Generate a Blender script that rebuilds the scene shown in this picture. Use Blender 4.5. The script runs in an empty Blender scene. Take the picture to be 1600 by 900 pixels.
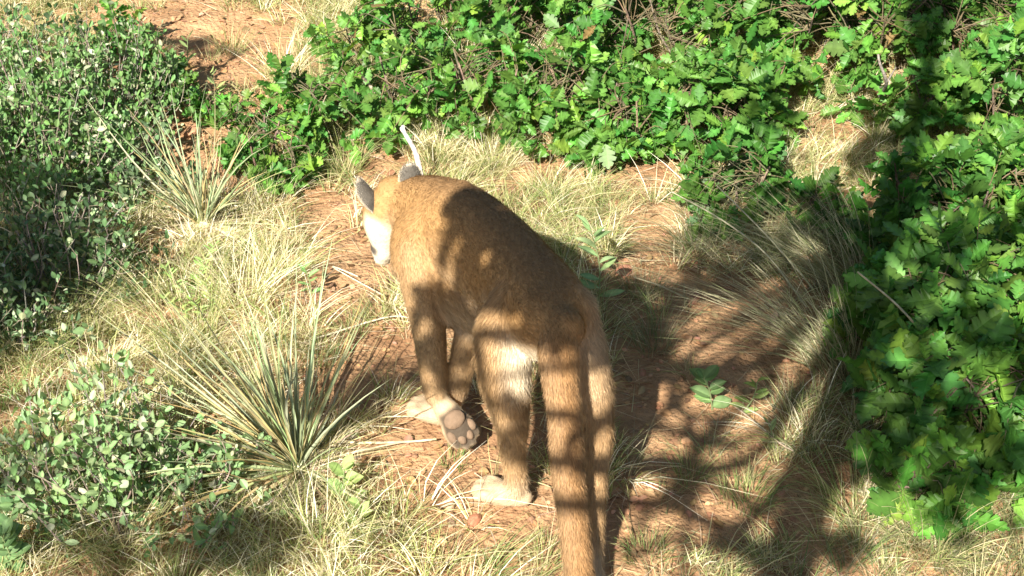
import bpy, bmesh, math, random
import numpy as np
from mathutils import Vector

R = np.random.RandomState(7)
random.seed(7)

# ------------------------------------------------------------------ camera, sky, sun, exposure
scene = bpy.context.scene
CAM = np.array([0.0, 0.0, 2.4]); PITCH = math.radians(34.0); F = 2084.0
cd = bpy.data.cameras.new("camera"); cam = bpy.data.objects.new("camera", cd)
scene.collection.objects.link(cam); scene.camera = cam
cam.location = CAM; cam.rotation_euler = (math.radians(90) - PITCH, 0, 0)
cd.sensor_width = 36; cd.lens = 36 * F / 1600; cd.clip_start = 0.05; cd.clip_end = 2000

SUN = np.array([-0.28, -0.72, 0.64]); SUN /= np.linalg.norm(SUN)      # towards the sun
world = bpy.data.worlds.new("World"); scene.world = world; world.use_nodes = True
wn = world.node_tree; sky = wn.nodes.new("ShaderNodeTexSky"); sky.sky_type = 'NISHITA'
sky.sun_disc = False; sky.sun_elevation = math.asin(SUN[2]); sky.sun_rotation = math.atan2(SUN[0], SUN[1])
wn.links.new(sky.outputs[0], wn.nodes['Background'].inputs[0]); wn.nodes['Background'].inputs[1].default_value = 0.05
ld = bpy.data.lights.new("sun", 'SUN'); ld.energy = 5.0; ld.angle = math.radians(0.55); ld.color = (1.0, 0.93, 0.82)
lo = bpy.data.objects.new("sun", ld); scene.collection.objects.link(lo)
lo.rotation_euler = Vector(-SUN).to_track_quat('-Z', 'Y').to_euler()
vs = scene.view_settings; vs.view_transform = 'Standard'; vs.look = 'None'; vs.exposure = 1.5; vs.gamma = 1
vs.use_curve_mapping = False
scene.cycles.max_bounces = 6; scene.cycles.diffuse_bounces = 3; scene.cycles.transparent_max_bounces = 4

# ------------------------------------------------------------------ numeric helpers
def hash2(i, j, s=0):
    n = (i * 374761393 + j * 668265263 + s * 1274126177) & 0x7fffffff
    n = ((n ^ (n >> 13)) * 1103515245) & 0x7fffffff
    return ((n ^ (n >> 16)) & 0xffff) / 65535.0
def vnoise(x, y, s=0):
    x = np.asarray(x, float); y = np.asarray(y, float)
    xi = np.floor(x).astype(np.int64); yi = np.floor(y).astype(np.int64)
    fx = x - xi; fy = y - yi; fx = fx*fx*(3-2*fx); fy = fy*fy*(3-2*fy)
    a = hash2(xi, yi, s); b = hash2(xi+1, yi, s); c = hash2(xi, yi+1, s); d = hash2(xi+1, yi+1, s)
    return (a*(1-fx)+b*fx)*(1-fy) + (c*(1-fx)+d*fx)*fy - 0.5
def gh(x, y):
    """terrain height"""
    x = np.asarray(x, float); y = np.asarray(y, float)
    z = 0.10*vnoise(x*0.9, y*0.9, 1) + 0.05*vnoise(x*2.7, y*2.7, 2) + 0.022*vnoise(x*7.5, y*7.5, 3) + 0.010*vnoise(x*19, y*19, 4)
    w = np.exp(-(((x-0.0)/0.6)**2 + ((y-2.6)/0.7)**2))                 # flatter where the cat walks
    z = z*(1-0.75*w)
    up = np.clip(y-3.7, 0, None)
    return z + 0.07*up**1.15*np.clip(1-(up-6)/60, 0.15, 1)
ct, st = math.cos(PITCH), math.sin(PITCH)
def ray(px, py):
    a = (px-800)/F; b = (450-py)/F
    return np.array([a, ct + b*st, -st + b*ct])
def P(px, py, z):
    """the point at height z seen at a photo pixel"""
    d = ray(px, py); t = (z-CAM[2])/d[2]; return CAM + d*t
def G(px, py):
    """the ground point seen at a photo pixel"""
    z = 0.0
    for _ in range(12):
        p = P(px, py, z); z = 0.5*z + 0.5*float(gh(p[0], p[1]))
    p[2] = float(gh(p[0], p[1])); return p
def to_px(p):
    """photo pixel of points (N,3)"""
    q = p - CAM; zc = q[:, 1]*ct - q[:, 2]*st; yc = q[:, 1]*st + q[:, 2]*ct
    return 800 + F*q[:, 0]/zc, 450 - F*yc/zc

col = scene.collection
def nrm(v): return v/np.maximum(np.linalg.norm(v, axis=-1, keepdims=True), 1e-9)

def mesh(name, V, Fc, mat, cols=None, smooth=False, parent=None):
    """V (N,3); Fc a list of int arrays (M,k)"""
    me = bpy.data.meshes.new(name)
    V = np.asarray(V, np.float32)
    if not isinstance(Fc, list): Fc = [Fc]
    Fc = [np.asarray(f, np.int32) for f in Fc if len(f)]
    nl = sum(f.size for f in Fc); nf = sum(len(f) for f in Fc)
    me.vertices.add(len(V)); me.vertices.foreach_set('co', V.ravel())
    me.loops.add(nl); me.polygons.add(nf)
    me.loops.foreach_set('vertex_index', np.concatenate([f.ravel() for f in Fc]))
    tot = np.concatenate([np.full(len(f), f.shape[1], np.int32) for f in Fc])
    me.polygons.foreach_set('loop_start', np.concatenate([[0], np.cumsum(tot)[:-1]]).astype(np.int32))
    me.polygons.foreach_set('loop_total', tot)
    me.polygons.foreach_set('use_smooth', np.full(nf, smooth))
    me.update(calc_edges=True)
    if cols is not None:
        at = me.color_attributes.new('tint', 'FLOAT_COLOR', 'POINT')
        c4 = np.ones((len(V), 4), np.float32); c4[:, :3] = cols
        at.data.foreach_set('color', c4.ravel())
    me.materials.append(mat)
    o = bpy.data.objects.new(name, me); col.objects.link(o)
    if parent is not None:
        o.parent = parent; o.location = -np.array(parent.location) if False else (0, 0, 0)
        me.transform(__import__('mathutils').Matrix.Translation(-parent.location))
    return o

def thing(name, loc, label, cat, group=None):
    o = bpy.data.objects.new(name, None); col.objects.link(o); o.location = loc
    o.empty_display_size = 0.1
    o['label'] = label; o['category'] = cat
    if group: o['group'] = group
    return o
def tag(o, label, cat, group=None):
    o['label'] = label; o['category'] = cat
    if group: o['group'] = group
    return o
def kind(o, k): o['kind'] = k; return o

class Acc:
    def __init__(s): s.V = []; s.F = {}; s.C = []; s.n = 0
    def add(s, V, faces, C):
        V = np.asarray(V).reshape(-1, 3)
        C = np.broadcast_to(np.asarray(C, float), (len(V), 3))
        s.V.append(V); s.C.append(C)
        for f in (faces if isinstance(faces, list) else [faces]):
            f = np.asarray(f); s.F.setdefault(f.shape[1], []).append(f + s.n)
        s.n += len(V)
    def build(s, name, mat, parent=None, smooth=False):
        return mesh(name, np.concatenate(s.V), [np.concatenate(v) for v in s.F.values()], mat, np.concatenate(s.C), smooth, parent)

def ribbons(acc, base, d, L, w, bend, C, segs=4, side=None, tip=0.05, pw=1.0, ctip=None):
    """blades: base (N,3), unit direction, length (N), width (N), bend (N,3) displacement at tip"""
    N = len(base); t = np.linspace(0, 1, segs+1)[None, :, None]
    L = np.asarray(L).reshape(N, 1, 1); 
    pos = base[:, None] + d[:, None]*L*t + bend[:, None]*t**2
    if side is None:
        side = nrm(np.cross(d, R.normal(size=(N, 3))))
    ww = (w.reshape(N, 1, 1)*0.5)*np.maximum(tip, (1-t**1.6)**pw)
    a = pos - side[:, None]*ww; b = pos + side[:, None]*ww
    V = np.stack([a, b], 2).reshape(-1, 3)
    k = np.arange(N)[:, None]*(segs+1)*2 + np.arange(segs)[None]*2
    f = np.stack([k, k+1, k+3, k+2], -1).reshape(-1, 4)
    C = np.broadcast_to(C, (N, 3))
    CC = np.repeat(C[:, None], segs+1, 1)
    if ctip is not None: CC = CC*(1-t) + np.broadcast_to(ctip, (N, 3))[:, None]*t
    acc.add(V, f, np.repeat(CC.reshape(-1, 3), 2, 0))

def tube(acc, pts, rad, C, n=6):
    pts = np.asarray(pts, float); rad = np.broadcast_to(rad, (len(pts),)); m = len(pts)
    T = nrm(np.gradient(pts, axis=0)); up = np.array([0.31, 0.17, 0.93])
    s = nrm(np.cross(T, up)); u = np.cross(s, T)
    a = np.linspace(0, 2*np.pi, n, endpoint=False)
    V = pts[:, None] + rad[:, None, None]*(np.cos(a)[None, :, None]*s[:, None] + np.sin(a)[None, :, None]*u[:, None])
    i = np.arange(m-1)[:, None]*n; j = np.arange(n)[None]; j2 = (j+1) % n
    f = np.stack([i+j, i+j2, i+n+j2, i+n+j], -1).reshape(-1, 4)
    acc.add(V.reshape(-1, 3), f, C)

# ------------------------------------------------------------------ leaf templates (unit length along +x, normal +z)
def oak_template():
    st_ = [(0,.015,.012),(.10,.03,.02),(.17,.13,.06),(.27,.20,.10),(.26,.075,.28),(.40,.32,.37),(.50,.30,.48),(.46,.10,.47),(.60,.36,.58),(.72,.29,.70),(.66,.11,.66),(.80,.23,.80),(.90,.16,.90),(.86,.09,.88),(.97,.06,.97),(1,.0,1)]
    V = []
    for ex, w, mx in st_:
        V += [(mx, 0, 0), (ex, w, 0), (ex, -w, 0)]
    V = np.array(V, float)
    V[:, 2] = np.abs(V[:, 1])*0.28 - 0.10*V[:, 0]**2 + 0.03*np.sin(V[:, 0]*22)*np.sign(V[:, 1])
    f = []
    for i in range(len(st_)-1):
        a = i*3; b = a+3
        f += [(a, b, b+1, a+1), (a, a+2, b+2, b)]
    return V, np.array(f)
def oval_template(wid=0.27, n=6, fold=0.25, ptip=1.0):
    V = []; t = np.linspace(0, 1, n)
    for x in t:
        w = wid*max(0.0, math.sin(math.pi*min(1, x**ptip)))**0.75 + 0.004
        V += [(x, 0, 0), (x, w, 0), (x, -w, 0)]
    V = np.array(V, float); V[:, 2] = np.abs(V[:, 1])*fold - 0.12*V[:, 0]**2
    f = []
    for i in range(n-1):
        a = i*3; b = a+3; f += [(a, b, b+1, a+1), (a, a+2, b+2, b)]
    return V, np.array(f)
OAK = oak_template(); OVAL = oval_template(0.30); LANCE = oval_template(0.19, 7, 0.35); LOBE = oval_template(0.36, 6, .2)

def leaves(acc, tpl, base, d, nml, L, C):
    """place leaves: base (N,3), axis d, approximate normal, length (N), colour (N,3)"""
    TV, TF = tpl; N = len(base)
    d = nrm(d); y = nrm(np.cross(nml, d)); z = np.cross(d, y)
    wv = R.uniform(0.7, 1.05, (N, 1, 1)); cv = R.normal(0.8, 1.2, (N, 1, 1))
    X = TV[None, :, 0:1]; Y = TV[None, :, 1:2]*wv; Z = TV[None, :, 2:3]*cv
    V = base[:, None] + L.reshape(N, 1, 1)*(X*d[:, None] + Y*y[:, None] + Z*z[:, None])
    f = (TF[None] + (np.arange(N)*len(TV))[:, None, None]).reshape(-1, TF.shape[1])
    vf = np.where(np.arange(len(TV)) % 3 == 0, 1.3, .9)[None, :, None]*(1+R.normal(0, .06, (N, len(TV), 1)))
    acc.add(V.reshape(-1, 3), f, (C[:, None]*vf).reshape(-1, 3))

# ------------------------------------------------------------------ materials
def nt(name):
    m = bpy.data.materials.new(name); m.use_nodes = True; t = m.node_tree; t.nodes.clear()
    out = t.nodes.new('ShaderNodeOutputMaterial'); return m, t, out
def leaf_mat(name, gloss=0.5, trans=0.35, spec=0.25):
    m, t, out = nt(name); N = t.nodes; K = t.links
    a = N.new('ShaderNodeAttribute'); a.attribute_name = 'tint'
    tc = N.new('ShaderNodeTexCoord'); nz = N.new('ShaderNodeTexNoise'); nz.inputs['Scale'].default_value = 55
    K.new(tc.outputs['Object'], nz.inputs['Vector'])
    mr = N.new('ShaderNodeMapRange'); mr.inputs[3].default_value = 0.72; mr.inputs[4].default_value = 1.28
    K.new(nz.outputs[0], mr.inputs[0])
    mx = N.new('ShaderNodeMix'); mx.data_type = 'RGBA'; mx.blend_type = 'MULTIPLY'; mx.inputs[0].default_value = 1
    K.new(a.outputs['Color'], mx.inputs[6]); K.new(mr.outputs[0], mx.inputs[7])
    b = N.new('ShaderNodeBsdfPrincipled'); b.inputs['Roughness'].default_value = gloss
    b.inputs['Specular IOR Level'].default_value = spec
    K.new(mx.outputs[2], b.inputs['Base Color'])
    tr = N.new('ShaderNodeBsdfTranslucent'); 
    hs = N.new('ShaderNodeMix'); hs.data_type = 'RGBA'; hs.blend_type = 'MULTIPLY'; hs.inputs[0].default_value = 1
    hs.inputs[7].default_value = (1.5, 1.4, 0.6, 1)
    K.new(mx.outputs[2], hs.inputs[6]); K.new(hs.outputs[2], tr.inputs['Color'])
    ms = N.new('ShaderNodeMixShader'); ms.inputs[0].default_value = trans
    K.new(b.outputs[0], ms.inputs[1]); K.new(tr.outputs[0], ms.inputs[2]); K.new(ms.outputs[0], out.inputs[0])
    return m
M_OAK = leaf_mat('oak_leaf', 0.45, 0.33, 0.33)
M_SILVER = leaf_mat('silver_leaf', 0.55, 0.25, 0.35)
M_GRASS = leaf_mat('grass_blade', 0.7, 0.2, 0.12)
M_YUCCA = leaf_mat('yucca_blade', 0.4, 0.06, 0.4)
M_FUR = leaf_mat('fur', 0.55, 0.12, 0.25)
def solid_mat(name, rough=0.9, scale=30, lo=0.7, hi=1.3, bump=0.4, bscale=60, dist=0.01, spec=0.2):
    m, t, out = nt(name); N = t.nodes; K = t.links
    a = N.new('ShaderNodeAttribute'); a.attribute_name = 'tint'
    tc = N.new('ShaderNodeTexCoord'); nz = N.new('ShaderNodeTexNoise'); nz.inputs['Scale'].default_value = scale; nz.inputs['Detail'].default_value = 6
    K.new(tc.outputs['Object'], nz.inputs['Vector'])
    mr = N.new('ShaderNodeMapRange'); mr.inputs[1].default_value = .3; mr.inputs[2].default_value = .7; mr.inputs[3].default_value = lo; mr.inputs[4].default_value = hi
    K.new(nz.outputs[0], mr.inputs[0])
    mx = N.new('ShaderNodeMix'); mx.data_type = 'RGBA'; mx.blend_type = 'MULTIPLY'; mx.inputs[0].default_value = 1
    K.new(a.outputs['Color'], mx.inputs[6]); K.new(mr.outputs[0], mx.inputs[7])
    b = N.new('ShaderNodeBsdfPrincipled'); b.inputs['Roughness'].default_value = rough; b.inputs['Specular IOR Level'].default_value = spec
    K.new(mx.outputs[2], b.inputs['Base Color'])
    n2 = N.new('ShaderNodeTexNoise'); n2.inputs['Scale'].default_value = bscale; n2.inputs['Detail'].default_value = 8
    K.new(tc.outputs['Object'], n2.inputs['Vector'])
    bp = N.new('ShaderNodeBump'); bp.inputs['Strength'].default_value = bump; bp.inputs['Distance'].default_value = dist
    K.new(n2.outputs[0], bp.inputs['Height']); K.new(bp.outputs[0], b.inputs['Normal'])
    K.new(b.outputs[0], out.inputs[0]); return m
M_SOIL = solid_mat('red_soil', 0.95, 9, 0.72, 1.25, 0.9, 55, 0.02, 0.1)
M_ROCK = solid_mat('sandstone', 0.9, 22, 0.7, 1.25, 0.6, 60, 0.01)
M_BARK = solid_mat('bark', 0.9, 40, 0.6, 1.3, 0.6, 90, 0.01)
M_SKIN = solid_mat('lion_skin', 0.8, 60, 0.85, 1.15, 0.5, 140, 0.004)
M_EYE = solid_mat('dark_glossy', 0.15, 10, 1, 1, 0, 10, 0.001, 0.5)

# ------------------------------------------------------------------ ground
gx = np.concatenate([-3.6-np.geomspace(0.05, 600, 34)[::-1], np.linspace(-3.6, 3.6, 520), 3.6+np.geomspace(0.05, 600, 34)])
gy = np.concatenate([0.6-np.geomspace(0.05, 600, 30)[::-1], np.linspace(0.6, 7.4, 500), 7.4+np.geomspace(0.05, 900, 40)])
GX, GY = np.meshgrid(gx, gy); GZ = gh(GX, GY)
near = np.exp(-(np.clip(np.abs(GX)-3.4, 0, None))*4)*np.exp(-(np.clip(GY-7.2, 0, None))*4)
GZ = GZ + near*(0.008*vnoise(GX*45, GY*45, 9) + 0.007*np.abs(vnoise(GX*80, GY*80, 10)) )
nx, ny = len(gx), len(gy)
ii = (np.arange(ny-1)[:, None]*nx + np.arange(nx-1)[None]); 
gf = np.stack([ii, ii+1, ii+nx+1, ii+nx], -1).reshape(-1, 4)
m1 = (vnoise(GX*3.1, GY*3.1, 21)+.5)[..., None]; m2 = (vnoise(GX*9, GY*9, 22)+.5)[..., None]
c1 = np.array([.37, .215, .115]); c2 = np.array([.25, .135, .070]); c3 = np.array([.44, .29, .16])
gc = c1*(1-m1)+c2*m1; gc = gc*(1-.45*m2)+c3*.45*m2
g = mesh('ground', np.stack([GX, GY, GZ], -1).reshape(-1, 3), gf, M_SOIL, gc.reshape(-1, 3), True); kind(g, 'structure')

# ------------------------------------------------------------------ the mountain lion
def catmull(pts, k=5):
    pts = np.asarray(pts, float); n = len(pts); out = []
    for i in range(n-1):
        p0 = pts[max(i-1, 0)]; p1 = pts[i]; p2 = pts[i+1]; p3 = pts[min(i+2, n-1)]
        for t in np.linspace(0, 1, k, endpoint=False):
            out.append(0.5*((2*p1)+(-p0+p2)*t+(2*p0-5*p1+4*p2-p3)*t*t+(-p0+3*p1-3*p2+p3)*t**3))
    out.append(pts[-1]); return np.array(out)
HEAD_F = nrm(np.array([-.39, .92, 0.0]))
RIGHT = nrm(np.array([.92, .39, 0.0]))
loftV, loftF, loftN = [], [], 0
BONES = []      # (points, radius, kind)
def loft(st, up=(0, 0, 1), nring=20, tagname=None, refine=5):
    """st: rows of x,y,z, half width, half height"""
    global loftN
    S = catmull(np.array(st, float), refine)
    c = S[:, :3]; T = nrm(np.gradient(c, axis=0)); 
    S[:, 3:] = np.maximum(S[:, 3:], 0.004)
    # rounded ends
    def cap(c0, t0, a, b, sgn):
        r = min(a, b); rows = []
        for q in (0.5, 0.8, 0.97):
            k = math.sqrt(1-q*q); rows.append((c0 + sgn*t0*r*q, a*k, b*k))
        return rows
    rows = [(c[i], S[i, 3], S[i, 4], T[i]) for i in range(len(c))]
    h = [(p, a, b, T[0]) for p, a, b in cap(c[0], T[0], S[0, 3], S[0, 4], -1)][::-1]
    e = [(p, a, b, T[-1]) for p, a, b in cap(c[-1], T[-1], S[-1, 3], S[-1, 4], 1)]
    rows = h + rows + e
    u0 = np.array(up, float); ang = np.linspace(0, 2*np.pi, nring, endpoint=False); V = []
    for p, a, b, t in rows:
        s = nrm(np.cross(t, u0)); u = np.cross(s, t)
        V.append(p + a*np.cos(ang)[:, None]*s + b*np.sin(ang)[:, None]*u)
    m = len(rows); V = np.concatenate(V)
    i = np.arange(m-1)[:, None]*nring; j = np.arange(nring)[None]; j2 = (j+1) % nring
    f = [tuple(x) for x in np.stack([i+j, i+nring+j, i+nring+j2, i+j2], -1).reshape(-1, 4)+loftN]
    f.append(tuple(np.arange(nring)+loftN)); f.append(tuple((np.arange(nring)+loftN+(m-1)*nring)[::-1]))
    loftV.append(V); loftF.extend(f); loftN += len(V)
    if tagname: BONES.append((c, tagname, np.maximum(S[:, 3], S[:, 4])))
def S_(px, py, z, a, b): return list(P(px, py, z)) + [a, b]
F3 = tuple(HEAD_F)
# trunk, tail end to chest
loft([S_(884,512,.595,.045,.05), S_(866,506,.575,.088,.088), S_(850,487,.55,.112,.118), S_(812,440,.54,.108,.122), S_(765,400,.525,.116,.140),
      S_(718,368,.51,.118,.150), S_(682,347,.505,.100,.135), S_(655,332,.50,.085,.110)], tagname='torso')
# belly sag
loft([S_(838,505,.49,.08,.07), S_(790,480,.44,.075,.095), S_(752,470,.40,.075,.095), S_(715,455,.38,.085,.105), S_(685,425,.39,.085,.11)], tagname='belly')
# haunches
loft([S_(800,470,.57,.05,.06), S_(790,520,.49,.070,.085), S_(787,575,.40,.064,.080), S_(792,620,.325,.054,.064)], up=F3, tagname='thigh_l')
loft([S_(898,480,.57,.05,.06), S_(903,528,.49,.058,.080), S_(915,585,.42,.056,.072), S_(922,630,.355,.046,.056)], up=F3, tagname='thigh_r')
# shoulder blades and upper arms
loft([S_(712,300,.625,.030,.035), S_(688,328,.58,.050,.065), S_(652,368,.505,.058,.095), S_(646,412,.44,.056,.082)], up=F3, tagname='shoulder_l')
loft([S_(722,297,.625,.028,.035), S_(750,330,.57,.040,.06), S_(760,400,.47,.048,.08), S_(752,450,.40,.045,.065)], up=F3, tagname='shoulder_r')
# neck and head
hc = P(613, 320, .50)
hd = nrm(np.array([-.20, .06, -.85]))                              # the way the muzzle points
hside = nrm(np.cross(hd, np.array([-.62, .72, .12])))
loft([S_(672,340,.505,.085,.105), S_(650,330,.508,.078,.09), S_(630,322,.50,.070,.078), S_(618,322,.49,.062,.068)], tagname='neck')
hp = lambda f, s=0, u=0: hc + hd*f + hside*s + np.cross(hside, hd)*u
def HS(f, s, u, a, b): return list(hp(f*1.08, s, u)) + [a*1.06, b*1.06]
HUP = tuple(np.cross(hside, hd))
loft([HS(-.035,0,0,.056,.050), HS(0,0,0,.074,.066), HS(.045,0,.002,.076,.066), HS(.085,0,-.002,.062,.054), HS(.12,0,-.006,.043,.042), HS(.15,0,-.008,.037,.034), HS(.165,0,-.008,.028,.026)], up=HUP, tagname='head')
# limbs
loft([S_(788,585,.385,.056,.066), S_(795,625,.315,.051,.057), S_(799,660,.26,.043,.045), S_(801,692,.205,.0335,.036), S_(803,722,.15,.029,.031), S_(807,748,.095,.028,.030), S_(803,768,.05,.032,.032)], up=F3, tagname='shank_l')
pl = P(800, 778, .030)
paw_dir = nrm(np.array([-.93, .30, 0.0]))
def paw(c, d, nm, k=1.0, upv=(0, 0, 1)):
    up = np.array(upv, float); d = nrm(np.array(d, float)); s = nrm(np.cross(d, up))
    row = lambda f, u, a, b: list(c + d*f*k + up*u*k) + [a*k, b*k]
    loft([row(-.035, .002, .026, .024), row(0, .0, .034, .030), row(.04, -.002, .040, .030), row(.07, -.004, .038, .026)], up=tuple(up), tagname=nm)
    for q, ff in ((-.032, .084), (-.0115, .100), (.0115, .100), (.032, .084)):
        e = c + s*q*k
        r2 = lambda f, u, a, b: list(e + d*f*k + up*u*k) + [a*k, b*k]
        loft([r2(.045, .004, .013, .016), r2(ff-.012, .006, .0145, .019), r2(ff, -.002, .013, .016), r2(ff+.010, -.010, .009, .010)], up=tuple(up), nring=12, tagname=nm)
gz = float(gh(pl[0], pl[1])); pl[2] = gz + .030
paw(pl, paw_dir, 'paw_hl', 0.95)
loft([S_(923,600,.385,.046,.062), S_(929,640,.345,.041,.056), S_(931,690,.29,.036,.043), S_(930,735,.245,.028,.034), S_(928,780,.195,.026,.031), S_(926,830,.13,.025,.027), S_(924,880,.07,.027,.028), S_(922,912,.04,.030,.030)], up=F3, tagname='shank_r')
pr = P(926, 915, .03); pr[2] = float(gh(pr[0], pr[1])) + .030
paw(pr, nrm(np.array([-.45, .89, 0])), 'paw_hr', 0.95)
# tail
loft([S_(874,505,.60,.044,.044), S_(872,545,.565,.047,.045), S_(876,600,.50,.041,.040), S_(882,655,.43,.038,.037), S_(885,710,.36,.038,.038), S_(890,765,.29,.036,.036),
      S_(897,820,.22,.035,.035), S_(902,870,.165,.034,.034), S_(908,920,.125,.033,.033), S_(918,970,.11,.030,.030), S_(930,1010,.12,.022,.022)], up=F3, tagname='tail')
# fore limbs
loft([S_(648,385,.485,.054,.085), S_(655,430,.42,.054,.078), S_(664,475,.355,.050,.062), S_(671,520,.30,.044,.050), S_(675,560,.25,.039,.042), S_(678,595,.20,.035,.036), S_(681,617,.17,.031,.030)], up=F3, tagname='arm_l')
wl = P(689, 628, .155); tl = P(728, 685, .075); dl = nrm(tl-wl)
sole_n = nrm(np.array([.25, -.80, .50])); sole_n = nrm(sole_n - dl*np.dot(sole_n, dl))
paw(wl + dl*.028, dl, 'paw_fl', 1.0, upv=tuple(-sole_n))
loft([S_(748,430,.43,.045,.062), S_(742,480,.36,.044,.052), S_(733,525,.29,.040,.045), S_(724,565,.23,.036,.038), S_(716,600,.17,.032,.033), S_(708,622,.11,.030,.030), S_(700,642,.06,.031,.030)], up=F3, tagname='arm_r')
pf = P(694, 652, .03); pf[2] = float(gh(pf[0], pf[1])) + .032
paw(pf, nrm(np.array([-.85, .40, 0])), 'paw_fr', 1.0)

BV = np.concatenate(loftV)
me = bpy.data.meshes.new('body'); me.from_pydata([tuple(v) for v in BV], [], [tuple(int(i) for i in f) for f in loftF]); me.update()
tmp = bpy.data.objects.new('body_tmp', me); col.objects.link(tmp)
rm = tmp.modifiers.new('r', 'REMESH'); rm.mode = 'VOXEL'; rm.voxel_size = 0.0055; rm.adaptivity = 0
sm = tmp.modifiers.new('s', 'SMOOTH'); sm.factor = 0.5; sm.iterations = 9
dg = bpy.context.evaluated_depsgraph_get(); ev = tmp.evaluated_get(dg); em = ev.to_mesh()
bv = np.zeros(len(em.vertices)*3, np.float32); em.vertices.foreach_get('co', bv); bv = bv.reshape(-1, 3).astype(float)
fs = np.array([tuple(p.vertices) for p in em.polygons if len(p.vertices) == 4], np.int32)
ev.to_mesh_clear(); bpy.data.objects.remove(tmp)
# ears are grown on as part of the same skin mesh below
def ear(c, axis, front, L, w, cols_out, cols_in):
    """a rounded cupped ear: outer and inner sheet joined at the rim"""
    axis = nrm(axis); front = nrm(front - axis*np.dot(front, axis)); s = np.cross(axis, front)
    n, m = 9, 11; V = []; C = []
    for sheet in (0, 1):
        for i in range(n):
            t = i/(n-1); ww = w*(math.sqrt(max(0, 1-t**2.6))*(0.80+0.32*math.sin(math.pi*t*.8)))
            for j in range(m):
                q = -1 + 2*j/(m-1); th = q*1.25
                depth = (0.0 if sheet == 0 else .006)*(1-abs(q)**3)*(1-t**4)
                p = c + axis*(L*t) + s*(ww*math.sin(th)) + front*(ww*(1-math.cos(th))*.8 + depth - .25*w*(1-t))
                V.append(p)
                e = max(abs(q), t)
                C.append(np.array(CREAM)*.9 if e > .88 else (np.array(cols_out)*(1.0 if t > .35 else .55) if sheet == 0 else cols_in))
    V = np.array(V); f = []
    for sh in (0, 1):
        for i in range(n-1):
            for j in range(m-1):
                a = sh*n*m + i*m + j
                f.append((a, a+1, a+m+1, a+m) if sh == 0 else (a, a+m, a+m+1, a+1))
    for i in range(n-1):
        for j in (0, m-1):
            a = i*m + j; b = n*m + a
            f.append((a, a+m, b+m, b) if j == 0 else (a, b, b+m, a+m))
    return V, np.array(f, np.int32), np.array(C, float)

# nearest bone for colour and fur direction
bp_, bt_, bk_, br_ = [], [], [], []
for c, k, r in BONES:
    t = nrm(np.gradient(c, axis=0)); bp_.append(c); bt_.append(t); bk_ += [k]*len(c); br_.append(r)
bp_ = np.concatenate(bp_); bt_ = np.concatenate(bt_); br_ = np.concatenate(br_); bk_ = np.array(bk_)
def near_bone(p):
    out = np.zeros(len(p), int)
    for i in range(0, len(p), 20000):
        d = np.linalg.norm(p[i:i+20000, None] - bp_[None], axis=2) - br_[None]*0.9
        out[i:i+20000] = d.argmin(1)
    return out
def vnormals(V, f):
    n = np.cross(V[f[:, 2]]-V[f[:, 0]], V[f[:, 3]]-V[f[:, 1]]); vn = np.zeros_like(V)
    for k in range(4): np.add.at(vn, f[:, k], n)
    return nrm(vn)
TAWNY = np.array([.33, .195, .080]); DARK = np.array([.20, .118, .056]); PALE = np.array([.47, .35, .22]); CREAM = np.array([.72, .63, .50])
GREY = np.array([.40, .34, .26]); TAILC = np.array([.27, .150, .062]); EARB = np.array([.095, .085, .07]); WHITE = np.array([.74, .67, .53])
def sst(a, b, x): t = np.clip((x-a)/(b-a), 0, 1); return t*t*(3-2*t)
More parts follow.
